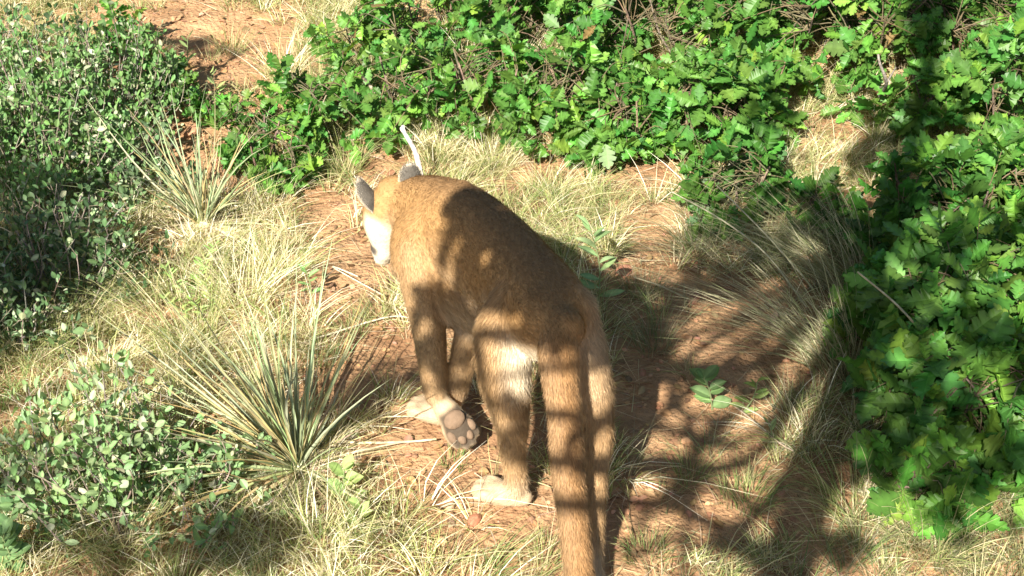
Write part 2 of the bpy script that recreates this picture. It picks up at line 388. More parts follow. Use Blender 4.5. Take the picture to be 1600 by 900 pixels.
def coat(p, n, bi):
    k = bk_[bi]; c = np.tile(TAWNY, (len(p), 1)); lat = n@RIGHT; upn = n[:, 2]
    def mixin(c, col_, w): return c*(1-w[:, None]) + col_*w[:, None]
    torso = np.isin(k, ['torso', 'shoulder_l', 'shoulder_r', 'neck'])
    c = mixin(c, DARK, sst(.62, .98, upn)*.75*torso)
    c = mixin(c, PALE, sst(.05, -.55, upn)*.8)
    c = mixin(c, CREAM, sst(-.3, -.85, upn)*.8)
    c = mixin(c, PALE, (k == 'belly')*sst(.40, 0, upn)*.8)
    c = mixin(c, CREAM, (k == 'belly')*sst(.0, -.5, upn)*.6)
    # pale flank fold and rear of the thighs, next to the tail
    px, py = None, None
    hind = np.isin(k, ['thigh_l', 'thigh_r', 'shank_l', 'shank_r'])
    tailx = np.array(P(876, 560, .5))
    off = (p - tailx)@RIGHT
    inner_l = np.isin(k, ['thigh_l', 'shank_l', 'torso'])*sst(-.125, -.085, off)*sst(.02, -.01, off)*sst(.33, .41, p[:, 2])*sst(.555, .50, p[:, 2])*sst(2.75, 2.7, p[:, 1])*(upn < .6)
    c = mixin(c, WHITE, np.clip(inner_l*1.1, 0, .95))
    inner_r = (k == 'thigh_r')*sst(.05, .02, np.abs(off-.055))*sst(.49, .52, p[:, 2])*sst(.58, .55, p[:, 2])
    c = mixin(c, CREAM, np.clip(inner_r, 0, .6)); c = mixin(c, PALE, (k == 'thigh_r')*.5)
    leg = np.isin(k, ['shank_l', 'shank_r', 'arm_l', 'arm_r'])
    c = mixin(c, PALE, leg*.3); c = mixin(c, PALE, np.isin(k, ['thigh_l', 'thigh_r'])*.25); c = mixin(c, PALE, torso*sst(.45, -.1, upn)*sst(2.75, 2.9, p[:, 1])*.3); c = mixin(c, CREAM, leg*sst(.14, .05, p[:, 2])*.55)
    pw_ = np.char.startswith(k, 'paw'); c = mixin(c, np.array([.46, .36, .24]), pw_*.8); c = mixin(c, np.array([.03, .022, .017]), (k == 'paw_fl')*sst(.35, .6, n@sole_n)*sst(.02, .035, (p-wl)@dl)*.9)
    tl_ = k == 'tail'; c = mixin(c, TAILC, tl_*.9); c = mixin(c, PALE, tl_*sst(.4, .95, np.abs(lat))*.35)
    c = mixin(c, np.array([.05, .035, .03]), tl_*sst(.11, .125, 0.22-p[:, 2]+.0*upn)*(p[:, 1] < 2.1)*.9)
    hd_ = k == 'head'; f = (p-hc)@hd; s = (p-hc)@hside; u = (p-hc)@np.cross(hside, hd)
    c = mixin(c, WHITE, hd_*sst(.035, -.01, u)*sst(.0, .04, f)*.95)
    c = mixin(c, np.array([.05, .04, .035]), hd_*sst(.019, .011, np.abs(f-.146))*sst(.014, .024, np.abs(s))*sst(-.03, -.015, u)*.95)
    c = mixin(c, WHITE, (k == 'neck')*sst(.0, -.4, upn)*.8)
    return c
bn = vnormals(bv, fs); bi = near_bone(bv); bc = coat(bv, bn, bi)
def relax(A, it, w):
    """blend a vertex field over neighbouring vertices"""
    e = np.concatenate([fs[:, [0, 1]], fs[:, [1, 2]], fs[:, [2, 3]], fs[:, [3, 0]]]); e = np.concatenate([e, e[:, ::-1]])
    cnt = np.bincount(e[:, 0], minlength=len(A)).astype(float)[:, None]; A = A.copy()
    for _ in range(it):
        m = np.stack([np.bincount(e[:, 0], weights=A[e[:, 1], q], minlength=len(A)) for q in range(3)], -1)/np.maximum(cnt, 1)
        A = A*(1-w) + m*w
    return A
kv = bk_[bi]; sharp = (np.char.startswith(kv, 'paw') | (kv == 'head'))
bc = relax(bc, 3, .5*np.ones((len(bc), 1))); bc = relax(bc, 26, np.where(sharp, 0.0, .9)[:, None])
bt = bt_[bi].copy(); bt[np.isin(kv, ['torso', 'belly', 'neck', 'head'])] *= -1
bt = nrm(bt + np.where(np.isin(kv, ['torso', 'belly', 'neck'])[:, None], np.array([0, 0, -.45]), 0)); bt = nrm(relax(bt, 30, .9*np.ones((len(bt), 1))))
lion_loc = P(820, 700, 0.0); lion_loc[2] = 0
lion = thing('mountain_lion', Vector(lion_loc), 'tawny mountain lion walking away from the camera with lowered head and thick hanging tail', 'mountain lion')
# ears
up_h = np.cross(hside, hd)
EARS = []
for sx, base_px, tip_px, zb, zt in ((1, (587, 318), (559, 277), .525, .600), (-1, (645, 292), (640, 254), .572, .640)):
    cb = P(base_px[0], base_px[1], zb); ct_ = P(tip_px[0], tip_px[1], zt)
    ax = ct_-cb; L = np.linalg.norm(ax)
    fr = nrm(np.array([-.75, .35, -.1])) if sx == 1 else nrm(np.array([-.35, .9, 0.]))
    EARS.append((cb - nrm(ax)*.02, ax, fr, L+.02, .033 if sx == 1 else .036))
AV = [bv]; AF = [fs]; AC = [bc]; no = len(bv)
for c, ax, fr, L, w in EARS:
    V, f, C = ear(c, ax, fr, L, w, EARB, WHITE)
    AV.append(V); AF.append(f+no); AC.append(C); no += len(V)
body = mesh('body', np.concatenate(AV), [np.concatenate(AF)], M_SKIN, np.concatenate(AC), True, lion)

# short fur combed along the body
def sample_surface(V, f, n):
    a = np.linalg.norm(np.cross(V[f[:, 2]]-V[f[:, 0]], V[f[:, 3]]-V[f[:, 1]]), axis=1)
    i = R.choice(len(f), n, p=a/a.sum()); u = R.rand(n, 1); v = R.rand(n, 1); q = f[i]
    return (V[q[:, 0]]*(1-u)+V[q[:, 1]]*u)*(1-v) + (V[q[:, 3]]*(1-u)+V[q[:, 2]]*u)*v, i
NF = 200000
fp, fi = sample_surface(bv, fs, NF); fb = near_bone(fp)
fn = nrm(bn[fs[fi]].mean(1)); k = bk_[fb]; t = nrm(bt[fs[fi]].mean(1))
t = nrm(t - fn*(t*fn).sum(1, keepdims=True) + R.normal(0, .16, (NF, 3)))
clump = vnoise(fp[:, 0]*60+fp[:, 2]*40, fp[:, 1]*60+fp[:, 2]*50, 5)
t = nrm(t + np.cross(fn, t)*clump[:, None]*0.35)
fl = np.full(NF, .015); fl[np.isin(k, ['belly', 'thigh_l', 'thigh_r', 'shank_l', 'shank_r'])] = .026; fl[k == 'tail'] = .022
fl[np.char.startswith(k, 'paw')] = .007; fl[k == 'head'] = .008
cut = (k == 'paw_fl')*((fn@sole_n) > .45)*(((fp-wl)@dl) > .03); keep = ~cut.astype(bool)
fl *= R.uniform(.6, 1.25, NF)
fc = bc[fs[fi]].mean(1)*R.uniform(.72, 1.25, (NF, 1))*(1+0.25*clump[:, None])
fa = Acc(); sd = nrm(np.cross(t, fn) + R.normal(0, .25, (NF, 3)))
ribbons(fa, (fp - fn*.001)[keep], nrm(t*.92+fn*R.uniform(.2, .6, (NF, 1)))[keep], fl[keep], R.uniform(.0008, .0016, NF)[keep], (-fn*fl[:, None]*.18)[keep], fc[keep], 2, sd[keep], ctip=fc[keep]*1.15)
# ear fringes
for e_i, (c, ax, fr, L, w) in enumerate(EARS):
    V, f, C = ear(c, ax, fr, L, w, EARB, WHITE)
    n = 3500; p, ix = sample_surface(V, f, n); cc = C[f[ix][:, 0]]
    nn = nrm(np.cross(V[f[ix][:, 2]]-V[f[ix][:, 0]], V[f[ix][:, 3]]-V[f[ix][:, 1]]))
    ribbons(fa, p, nrm(nrm(ax)[None]+nn*.35+R.normal(0, .2, (n, 3))), R.uniform(.005, .011, n), np.full(n, .0010), nn*0, cc*R.uniform(.7, 1.3, (n, 1)), 1)
fa.build('fur', M_FUR, lion)
# eye, nose, pads and whiskers
def blob(c, r, up=(0, 0, 1), nu=12, nv=8, colr=(.03, .02, .02), ax=None):
    a = Acc(); U = np.array(up, float); ax = np.eye(3) if ax is None else ax
    th = np.linspace(0, np.pi, nv+1)[:, None]; ph = np.linspace(0, 2*np.pi, nu, endpoint=False)[None]
    V = np.stack([np.sin(th)*np.cos(ph), np.sin(th)*np.sin(ph), np.cos(th)*np.ones_like(ph)], -1)*np.array(r)
    V = V.reshape(-1, 3)@np.array(ax) + c
    i = np.arange(nv)[:, None]*nu; j = np.arange(nu)[None]; j2 = (j+1) % nu
    a.add(V, np.stack([i+j, i+nu+j, i+nu+j2, i+j2], -1).reshape(-1, 4), colr); return a
hax = np.stack([hside, np.cross(hside, hd), hd])
for s in (-1, 1):
    blob(hp(.095, s*.034, .040), (.013, .012, .013), ax=hax, colr=(.02, .015, .01)).build('eye', M_EYE, lion, True)
blob(hp(.195, 0, .006), (.020, .015, .010), ax=hax, colr=(.10, .045, .04)).build('nose', M_SKIN, lion, True)
sl = nrm(np.cross(dl, sole_n)); pax = np.stack([sl, dl, sole_n])
padc = (.17, .115, .075)
pw0 = wl + dl*.028
pc = pw0 + dl*.030 + sole_n*.029
blob(pc, (.031, .025, .011), ax=pax, colr=padc).build('paw_pad', M_SKIN, lion, True)
for s, fq in ((-.031, .066), (-.0115, .083), (.0115, .083), (.031, .066)):
    blob(pw0 + dl*fq + sl*s + sole_n*.018, (.0115, .018, .009), ax=pax, colr=padc).build('toe_pad', M_SKIN, lion, True)

# ------------------------------------------------------------------ plants
def hsvj(c, n, v=.25, h=.12):
    c = np.array(c, float)[None]*R.uniform(1-v, 1+v, (n, 1)); c = c*(1+R.uniform(-h, h, (n, 3))); return np.clip(c, 0, 1)
OAKC = (.085, .17, .034)
def oak_shrub(base, h, r, tips, label, leaf=.075, colr=OAKC, flat=0.55, lean=(0, 0), group='low scrub oak shrubs around the trail', stems=5, name='oak_shrub'):
    t = thing(name, Vector(base), label, 'shrub', group)
    st_a = Acc(); lf = Acc(); base = np.array(base)
    # main stems
    ends = []
    for s in range(stems):
        a = R.uniform(0, 2*np.pi); e = base + np.array([math.cos(a)*r*.5+lean[0]*.5, math.sin(a)*r*.5+lean[1]*.5, h*R.uniform(.5, .8)])
        m = (base+e)/2 + R.normal(0, .03, 3); tube(st_a, catmull([base-[0, 0, .03], m, e], 4), np.linspace(.006, .003, 9), hsvj((.20, .15, .11), 1)[0], 5); ends.append((m, e))
    for i in range(tips):
        # tip in the dome
        a = R.uniform(0, 2*np.pi); q = R.uniform(0, 1)**.5; hh = h*math.sqrt(max(0.05, 1-(q*.95)**2))*R.uniform(flat, 1.08)*R.choice([1, 1, .7, .45])
        tip = base + np.array([math.cos(a)*r*q+lean[0], math.sin(a)*r*q+lean[1], 0.0]); tip[2] = float(gh(tip[0], tip[1])) + max(.05, hh)
        m, e = ends[R.randint(len(ends))]; o = m*(1-(w := R.rand())) + e*w
        mid = (o+tip)/2 + np.array([0, 0, .04]) + R.normal(0, .02, 3)
        path = catmull([o, mid, tip], 4); tube(st_a, path, np.linspace(.0028, .0010, len(path)), hsvj((.13, .105, .06), 1)[0], 4)
        tw = nrm(tip-mid+np.array([0, 0, .05])); nl = R.randint(6, 10)
        ang = R.uniform(0, 6.28) + np.arange(nl)*2.4
        s1 = nrm(np.cross(tw, [0.2, .3, .9])); s2 = np.cross(s1, tw)
        rad = np.cos(ang)[:, None]*s1 + np.sin(ang)[:, None]*s2
        d = nrm(rad*R.uniform(.7, 1.2, (nl, 1)) + tw*R.uniform(.2, .9, (nl, 1)) + np.array([0, 0, .10]))
        b = tip - tw*(np.arange(nl)*.009)[:, None]
        nm = nrm(np.array([0, 0, 1.0]) + tw*.5 + SUN*.3 + R.normal(0, .62, (nl, 3)))
        L = leaf*R.uniform(.6, 1.4, nl)
        c = hsvj(colr, nl, .3, .10); c[:, 0] *= R.uniform(.65, 1.2, nl); c[:, 1] *= 1.1
        yl = R.rand(nl) < .18; c[yl] = c[yl]*[1.75, 1.55, 1.3]
        br = R.rand(nl) < .002; c[br] = [.22, .15, .06]
        leaves(lf, OAK, b, d, nm, L, c)
    st_a.build('stem', M_BARK, t); lf.build('foliage', M_OAK, t); return t

def silver_shrub(base, h, r, nst, label, leaf=.024, colr=(.10, .17, .075), lean=(0, 0), group='silvery small-leaved shrubs', per=26, upright=.0):
    t = thing('mahogany_shrub', Vector(base), label, 'shrub', group); base = np.array(base)
    sa = Acc(); lf = Acc()
    for i in range(nst):
        a = R.uniform(0, 6.28); q = R.uniform(0, 1)**.5
        b0 = base + np.array([math.cos(a)*r*q*.45, math.sin(a)*r*q*.45, 0]); b0[2] = float(gh(b0[0], b0[1]))-.02
        e = base + np.array([math.cos(a)*r*q+lean[0], math.sin(a)*r*q+lean[1], 0]); e[2] = float(gh(e[0], e[1])) + h*R.uniform(.45, 1.1)*math.sqrt(max(.1, 1-(q*.9)**2))
        m = b0*.4+e*.6 + R.normal(0, .03, 3); path = catmull([b0, b0*.7+m*.3+R.normal(0, .02, 3), m, e], 5)
        tube(sa, path, np.linspace(.0035, .001, len(path)), hsvj((.26, .22, .18), 1)[0], 4)
        n = per; w = R.uniform(.25, 1, n)**.8*(len(path)-1.001); iw = w.astype(int); fw = (w-iw)[:, None]
        p = path[iw]*(1-fw)+path[np.minimum(iw+1, len(path)-1)]*fw
        # little side twigs: offset the leaf base
        off = nrm(R.normal(0, 1, (n, 3)) + np.array([0, 0, .6]))*R.uniform(.0, .045, (n, 1)); 
        for q2 in range(0, n, 3): tube(sa, [p[q2], p[q2]+off[q2]], .0009, (.26, .22, .16), 3)
        d = nrm(off + R.normal(0, .02, (n, 3)) + np.array([0, 0, .025])); nm = nrm(R.normal(0, .7, (n, 3)) + SUN*.7 + np.array([0, -.2, .4]))
        c = hsvj(colr, n, .3, .10); pl_ = R.rand(n) < .14; c[pl_] = hsvj((.34, .40, .25), pl_.sum(), .2)
        leaves(lf, OVAL, p+off, d, nm, leaf*R.uniform(.6, 1.4, n), c)
    sa.build('stem', M_BARK, t); lf.build('foliage', M_SILVER, t); return t

def yucca(base, n, L, label, tilt_rng=(.1, 1.45), bias=(0, 0), group='spiky yucca plants'):
    t = thing('yucca', Vector(base), label, 'yucca', group); base = np.array(base)
    a = Acc(); u = R.uniform(0, 1, n); tl = tilt_rng[0] + (tilt_rng[1]-tilt_rng[0])*u; az = R.uniform(0, 6.283, n)
    d = np.stack([np.sin(tl)*np.cos(az)+bias[0], np.sin(tl)*np.sin(az)+bias[1], np.cos(tl)], -1); d = nrm(d)
    b = base + d*.02 + [0, 0, .02]; LL = L*R.uniform(.45, 1.12, n); d = nrm(d + R.normal(0, .13, (n, 3))); wob = R.normal(0, .05, (n, 3)); wob[R.rand(n) < .12] *= 2.5
    side = nrm(np.cross(d, np.array([0, 0, 1.0])) + R.normal(0, .35, (n, 3)))
    c = hsvj((.29, .33, .18), n, .3); old = R.rand(n) < .3; c[old] = hsvj((.42, .33, .16), old.sum(), .2)
    nm = np.cross(side, d); R2 = R.uniform(0, .25, n)
    for sg in (-1, 1):     # a folded blade: two half blades meeting in a keel
        s2 = nrm(side*sg + nm*.45)
        K = 6; tt = np.linspace(0, 1, K)[None, :, None]
        ctr = b[:, None] + d[:, None]*LL[:, None, None]*tt + (np.array([0, 0, -1.0])*(LL*R2)[:, None] + wob)[:, None]*tt**2
        w = (.0031*(1-tt**1.8)+.0004)*R.uniform(.6, 1.4, (n, 1, 1)) if sg == -1 else w
        e = ctr + s2[:, None]*w*1.3
        V = np.stack([ctr, e], 2).reshape(-1, 3); kk = np.arange(n)[:, None]*K*2 + np.arange(K-1)[None]*2
        ct2 = np.where((tt > .9), np.array([.35, .25, .12]), np.ones((1, 1, 3)))*c[:, None]
        a.add(V, np.stack([kk, kk+1, kk+3, kk+2], -1).reshape(-1, 4), np.repeat((c[:, None]*(1+.0*tt)).reshape(-1, 3), 2, 0))
    a.build('leaf_rosette', M_YUCCA, t)
    s = Acc(); m = 130; az = R.uniform(0, 6.283, m); d = nrm(np.stack([np.cos(az), np.sin(az), R.uniform(-.05, .25, m)], -1))
    ribbons(s, base + [0, 0, .025] + d*.01, d, R.uniform(.10, .32, m), R.uniform(.006, .012, m), np.array([0, 0, -.05])*np.ones((m, 1)), hsvj((.50, .42, .28), m, .2), 4)
    s.build('dead_leaf_skirt', M_GRASS, t)
    blob(base+[0, 0, .03], (.022, .022, .03), colr=(.62, .60, .36)).build('crown', M_YUCCA, t, True)
    return t

def tuft_blades(acc, base, n, L, spread, cols, lay=(0, 0), w=(.0013, .0028), segs=5, rr=.03):
    a = R.uniform(0, 6.283, n); q = R.uniform(0, 1, n)**.5
    b = np.stack([base[0]+np.cos(a)*q*rr, base[1]+np.sin(a)*q*rr, np.zeros(n)], -1); b[:, 2] = gh(b[:, 0], b[:, 1])-.004
    sp = R.uniform(.05, spread, n); az = a + R.normal(0, .5, n)
    d = nrm(np.stack([np.cos(az)*sp+lay[0]*.4, np.sin(az)*sp+lay[1]*.4, np.ones(n)], -1))
    LL = L*R.uniform(.45, 1.1, n); bend = np.stack([np.cos(az)*.35+lay[0]*R.uniform(.2, 1.5, n)+R.normal(0, .2, n), np.sin(az)*.35+lay[1]*R.uniform(.2, 1.5, n)+R.normal(0, .2, n), -np.full(n, .42)], -1)*LL[:, None]*R.uniform(.3, 1.1, (n, 1))
    ci = R.randint(len(cols), size=n); c = np.array(cols)[ci]*R.uniform(.75, 1.2, (n, 1))
    ribbons(acc, b, d, LL, R.uniform(w[0], w[1], n), bend, c, segs, None, .1, 1.0, c*1.12)
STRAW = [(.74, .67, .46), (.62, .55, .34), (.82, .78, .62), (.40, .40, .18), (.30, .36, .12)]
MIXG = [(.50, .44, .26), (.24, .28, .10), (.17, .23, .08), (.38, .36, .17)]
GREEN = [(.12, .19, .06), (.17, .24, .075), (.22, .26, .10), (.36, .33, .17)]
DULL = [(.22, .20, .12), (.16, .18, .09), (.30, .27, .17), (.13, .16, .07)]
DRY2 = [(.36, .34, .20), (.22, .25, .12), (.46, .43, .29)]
def tussock(px, py, n, L, spread, cols, label, lay=(0, 0), rr=.04, w=(.0013, .0028), group='bunch grass tussocks'):
    b = G(px, py); a = Acc(); tuft_blades(a, b, n, L, spread, cols, lay, w, 6, rr)
    o = a.build('grass_tussock', M_GRASS); o.location = (0, 0, 0); 
    o.data.transform(__import__('mathutils').Matrix.Translation(-Vector(b))); o.location = b
    return tag(o, label, 'grass tussock', group)

# --- general grass sward (uncountable)
BARE = [(340,80,150,80),(230,110,100,50),(200,40,90,30),(300,190,120,60),(250,490,50,25),(560,380,60,50),(1180,560,110,50),(1130,780,60,60),(205,185,50,30),(600,262,55,35),(470,322,80,28),(575,420,70,55),(520,470,60,40),(570,560,90,50),(700,700,120,60),
        (1000,265,70,45),(880,270,70,30),(1100,520,100,65),(1060,450,60,35),(1200,470,60,28),(640,740,90,50),(720,800,150,50),(860,820,120,60),(1035,640,70,160),(1000,830,90,60),(1240,790,80,60),(1120,700,80,60),
        (1300,215,70,30),(1220,340,60,26),(1340,330,50,25),(1010,375,40,40),(960,440,50,30),(300,270,120,50),(215,195,70,40),(540,620,80,40)]
def bareness(px, py):
    b = np.zeros_like(px)
    for x, y, rx, ry in BARE: b = np.maximum(b, np.clip(1.35-np.sqrt(((px-x)/rx)**2+((py-y)/ry)**2), 0, 1))
    return b
def scatter(n, x0=-3.4, x1=3.4, y0=1.5, y1=6.6):
    q = np.stack([R.uniform(x0, x1, 4*n), R.uniform(y0, y1, 4*n)], -1)
    return q[np.abs(q[:, 0]) < .40*q[:, 1]+.75][:n]
ga = Acc()
q = scatter(15500); z = gh(q[:, 0], q[:, 1]); p3 = np.column_stack([q, z]); px, py = to_px(p3)
bar = bareness(px, py) + 1.6*np.clip(vnoise(q[:, 0]*5, q[:, 1]*5, 31)+.5*vnoise(q[:, 0]*13, q[:, 1]*13, 32)-.02, 0, 1)
keep = R.rand(len(q)) > np.clip(bar*1.5, 0, .985)
# sparser on the trail behind and right of the cat
trail = (px > 560)*(px < 1320)*(py > 480); keep &= ~(trail & (R.rand(len(q)) < .35))
for i in np.where(keep)[0]:
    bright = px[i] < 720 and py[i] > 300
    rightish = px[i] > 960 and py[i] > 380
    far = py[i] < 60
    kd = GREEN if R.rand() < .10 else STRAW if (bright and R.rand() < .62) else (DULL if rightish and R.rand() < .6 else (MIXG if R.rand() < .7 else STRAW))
    nb = R.randint(14, 34); 
    lay = (R.normal(.15, .35), R.normal(.05, .3))
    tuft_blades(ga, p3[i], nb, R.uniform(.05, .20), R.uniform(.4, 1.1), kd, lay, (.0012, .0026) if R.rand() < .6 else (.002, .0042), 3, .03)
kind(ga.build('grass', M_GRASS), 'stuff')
# --- straw litter lying flat
la = Acc(); n = 40000; q = scatter(n); z = gh(q[:, 0], q[:, 1]); b = np.column_stack([q, z+R.uniform(.002, .02, n)]); px, py = to_px(b)
kp = R.rand(len(q)) > np.clip(bareness(px, py)*1.3, 0, .93); b = b[kp]; n = len(b); az = R.uniform(0, 6.28, n)
d = nrm(np.stack([np.cos(az), np.sin(az), R.normal(.06, .12, n)], -1))
ribbons(la, b, d, R.uniform(.03, .16, n), R.uniform(.001, .003, n), R.normal(0, .012, (n, 3)), hsvj((.50, .42, .27), n, .3), 3)
kind(la.build('straw_litter', M_GRASS), 'stuff')
# --- leaf litter
lb = Acc(); n = 7000; q = scatter(n); b = np.column_stack([q, gh(q[:, 0], q[:, 1])+.006]); az = R.uniform(0, 6.28, n)
leaves(lb, LOBE, b, np.stack([np.cos(az), np.sin(az), R.normal(0, .2, n)], -1), nrm(np.array([0, 0, 1.])+R.normal(0, .3, (n, 3))), R.uniform(.012, .04, n), hsvj((.30, .18, .10), n, .4))
kind(lb.build('leaf_litter', M_GRASS), 'stuff')
# --- gravel
def pebble_mesh(acc, c, r, seed, colr, sub=2):
    bm = bmesh.new(); bmesh.ops.create_icosphere(bm, subdivisions=sub, radius=1)
    V = np.array([v.co[:] for v in bm.verts]); f = np.array([[v.index for v in fc.verts] for fc in bm.faces]); bm.free()
    rs = np.random.RandomState(seed); 
    for _ in range(7):
        nn = nrm(rs.normal(size=3)); dcut = rs.uniform(.45, .85); ex = np.clip(V@nn-dcut, 0, None); V = V - ex[:, None]*nn*.92
    V *= np.array(r); an = rs.uniform(0, 6.28); ca, sa = math.cos(an), math.sin(an)
    V = V@np.array([[ca, sa, 0], [-sa, ca, 0], [0, 0, 1]]); acc.add(V + c, f, colr)
pa = Acc(); n = 7500; q = scatter(n, -2.6, 2.6, 1.6, 6.0); hb = bareness(*to_px(np.column_stack([q, q[:, 0]*0]))); q = q[R.rand(len(q)) < .25+hb]; n = len(q)
for i in range(n):
    s = R.uniform(.003, .012)*(2.0 if R.rand() < .06 else 1); c = [q[i, 0], q[i, 1], float(gh(q[i, 0], q[i, 1]))+s*.3]
    pebble_mesh(pa, c, (s, s*R.uniform(.7, 1), s*R.uniform(.5, .8)), i, hsvj((.38, .22, .125), 1, .3)[0], 1)
kind(pa.build('gravel', M_ROCK), 'stuff')
ROCKS = [(205,182,.055,'blocky orange stone beside the silvery shrub, above the far yucca',(.46,.27,.15)),(285,178,.055,'orange stone half buried behind the tips of the far yucca',(.46,.28,.16)),
 (318,185,.06,'broad flat sandstone lump between two small oak sprigs',(.45,.27,.16)),(300,208,.04,'small red stone under the tips of the far yucca',(.42,.22,.13)),
 (975,428,.035,'red stone at the foot of the milkweed sprig beside the lion',(.40,.18,.11)),(742,815,.022,'loose red stone on bare soil below the hind paw',(.38,.17,.10)),
 (705,795,.018,'small tan stone in the crumbly soil below the hind paw',(.48,.33,.22)),(1085,470,.03,'dark red stone in the shaded soil hollow',(.33,.17,.11)),
 (1310,230,.04,'pale stone in the soil gap among the oaks',(.5,.36,.26)),(690,848,.02,'rounded orange stone near the grass below the lifted paw',(.48,.28,.15)),
 (640,775,.02,'reddish stone beside the broad-leaved sprig',(.40,.2,.12)),(1215,500,.03,'buff stone on the sunlit soil mound',(.50,.35,.24))]
for i, (x, y, s, lb_, c) in enumerate(ROCKS):
    a = Acc(); b = G(x, y); pebble_mesh(a, np.array([0, 0, s*.25]), (s, s*.8, s*.62), 500+i, c, 3); o = a.build('stone', M_ROCK); o.location = b; tag(o, lb_, 'stone', 'stones on the soil')

# --- yuccas
yucca(G(470, 745), 185, .56, 'large yucca with stiff blades fanning in front of the lion, pale crown showing', (.05, 1.2), (-.42, .22))
yucca(G(320, 362), 80, .46, 'slender yucca growing by the silvery shrub, its blades reaching over bare soil', (.03, .85), (-.12, .1))

# --- bunch grass tussocks that stand out
T = [(1085,400,170,.30,.9,DULL,'grey drooping tussock beyond the milkweed sprig, combed over a soil hollow',(-.35,-.25),.06),
 (1300,570,260,.56,.6,DRY2,'long arching tussock leaning out of the oaks over the soil mound',(-.85,.35),.08),
 (1330,460,200,.56,.5,DRY2,'tall dark tussock at the edge of the oaks with seed stalks',(-.95,.45),.07),
 (1165,780,150,.16,.6,GREEN,'short bright green tuft in the sun patch beside the long shadow',(0,.05),.07),
 (1080,745,80,.14,.6,GREEN,'small green tuft on the shaded trail by the hind leg',(0,0),.04),
 (1250,690,140,.24,.9,STRAW,'dry straw tussock slumped against the oak edge',(-.4,-.1),.07),
 (1330,800,150,.28,.8,MIXG,'mixed dry tussock under the lowest oak branches',(-.3,0),.07),
 (1450,860,160,.30,.7,MIXG,'pale grass tussock in front of the lowest oak branches',(-.1,.1),.08),
 (1020,540,130,.20,.6,DULL,'thin grey-green tussock beside the rump of the lion',(-.1,.15),.06),
 (1000,460,110,.16,.7,DULL,'wispy tussock just below the milkweed sprig',(0,.1),.06),
 (950,325,140,.17,.8,MIXG,'shadowed tussock above the back of the lion',(0,0),.07),
 (860,300,160,.17,.9,STRAW,'bright straw tussock behind the shoulder of the lion',(.2,0),.07),
 (770,260,180,.22,.8,STRAW,'sunlit dry tussock beneath the middle oak shrubs',(.1,.1),.07),
 (690,240,150,.20,.8,STRAW,'sunlit tussock beside the pale forked twig',(0,.1),.06),
 (540,270,160,.22,.7,MIXG,'yellow-green tussock behind the nearer ear',(-.05,.1),.06),
 (640,235,120,.18,.7,STRAW,'blond tuft at the foot of the pale forked twig',(0,.1),.05),
 (420,330,170,.20,.9,STRAW,'blond tussock spreading beside the far yucca',(.25,-.1),.07),
 (330,400,200,.24,.9,STRAW,'bleached tussock under the far yucca',(.2,.05),.08),
 (380,470,240,.30,.8,STRAW,'whitest sunlit tussock in the middle of the dry grass',(.0,.25),.09),
 (440,430,200,.22,.9,STRAW,'bleached tussock facing the head of the lion',(.1,.15),.08),
 (300,540,200,.34,.7,MIXG,'green and white tussock behind the near silvery shrub',(-.2,.35),.08),
 (230,470,190,.26,.9,MIXG,'grey-green tussock sprawling below the broad sprig',(-.3,.1),.08),
 (130,480,190,.24,.9,MIXG,'matted tussock at the shaded edge of the far silvery shrub',(-.2,0),.08),
 (60,560,200,.24,.9,MIXG,'matted dry tussock near the border by the dark shade',(-.15,.05),.09),
 (500,560,110,.14,.6,GREEN,'yellow-green tuft behind the large yucca',(0,.1),.05),
 (550,520,90,.13,.6,GREEN,'small green tuft between yucca and lion',(0,.1),.05),
 (590,490,80,.13,.7,MIXG,'sparse tuft in front of the throat of the lion',(0,.1),.05),
 (710,725,60,.10,.6,GREEN,'tiny green tuft beneath the lifted paw',(0,0),.035),
 (600,840,170,.20,.8,MIXG,'green and straw tussock at the bottom edge below the yucca',(.1,.1),.08),
 (500,850,150,.24,.8,STRAW,'straw tussock at the bottom edge under the yucca skirt',(.1,0),.08),
 (420,800,150,.22,.8,DULL,'shaded tussock between yucca and near silvery shrub',(0,0),.07),
 (200,860,180,.22,.8,MIXG,'dense tussock at the bottom edge under the near silvery shrub',(.05,.1),.09),
 (860,860,60,.09,.7,MIXG,'tiny tuft next to the tail on the trail',(0,0),.04),
 (1010,870,90,.12,.7,GREEN,'low green tuft at the bottom edge beside the tail',(0,0),.05),
 (600,180,130,.30,.5,STRAW,'dry stalks poking through the bright oak shrub behind the ears',(.1,.1),.10),(720,140,120,.34,.5,STRAW,'dry stalks poking through the far oaks above the hump',(.1,.1),.12),(620,90,120,.34,.5,MIXG,'mixed stalks among the far oaks at the top',(.1,.1),.12),(800,140,100,.34,.5,STRAW,'thin dry stalks among the oaks over the back of the lion',(-.1,.1),.12),
 (500,150,120,.26,.6,MIXG,'dry stalks at the soil edge of the bright oaks',(.1,.1),.08),(1180,300,90,.26,.6,STRAW,'dry grass between the yellow-green and dim oaks',(.1,.1),.08),
 (440,120,180,.26,.8,STRAW,'golden tussock at the top among bare soil',(.1,.1),.07),
 (360,80,110,.18,.7,MIXG,'small tussock on the far soil slope',(0,.1),.06),
 (240,95,120,.20,.6,DULL,'dark shaded tussock on the far soil slope',(.1,.1),.07),
 (1560,120,90,.55,.25,GREEN,'tall upright green grass rising among the far oaks',(.1,.1),.08),
 (1440,320,60,.34,.4,GREEN,'upright green grass in the soil gap among the oaks',(.05,.1),.05),
 (1550,330,60,.34,.5,GREEN,'leaning green grass beside the soil gap among the oaks',(.2,.1),.05)]
for x, y, n, L, sp, cs, lb_, lay, rr in T: tussock(x, y, n, L, sp, cs, lb_, lay, rr)

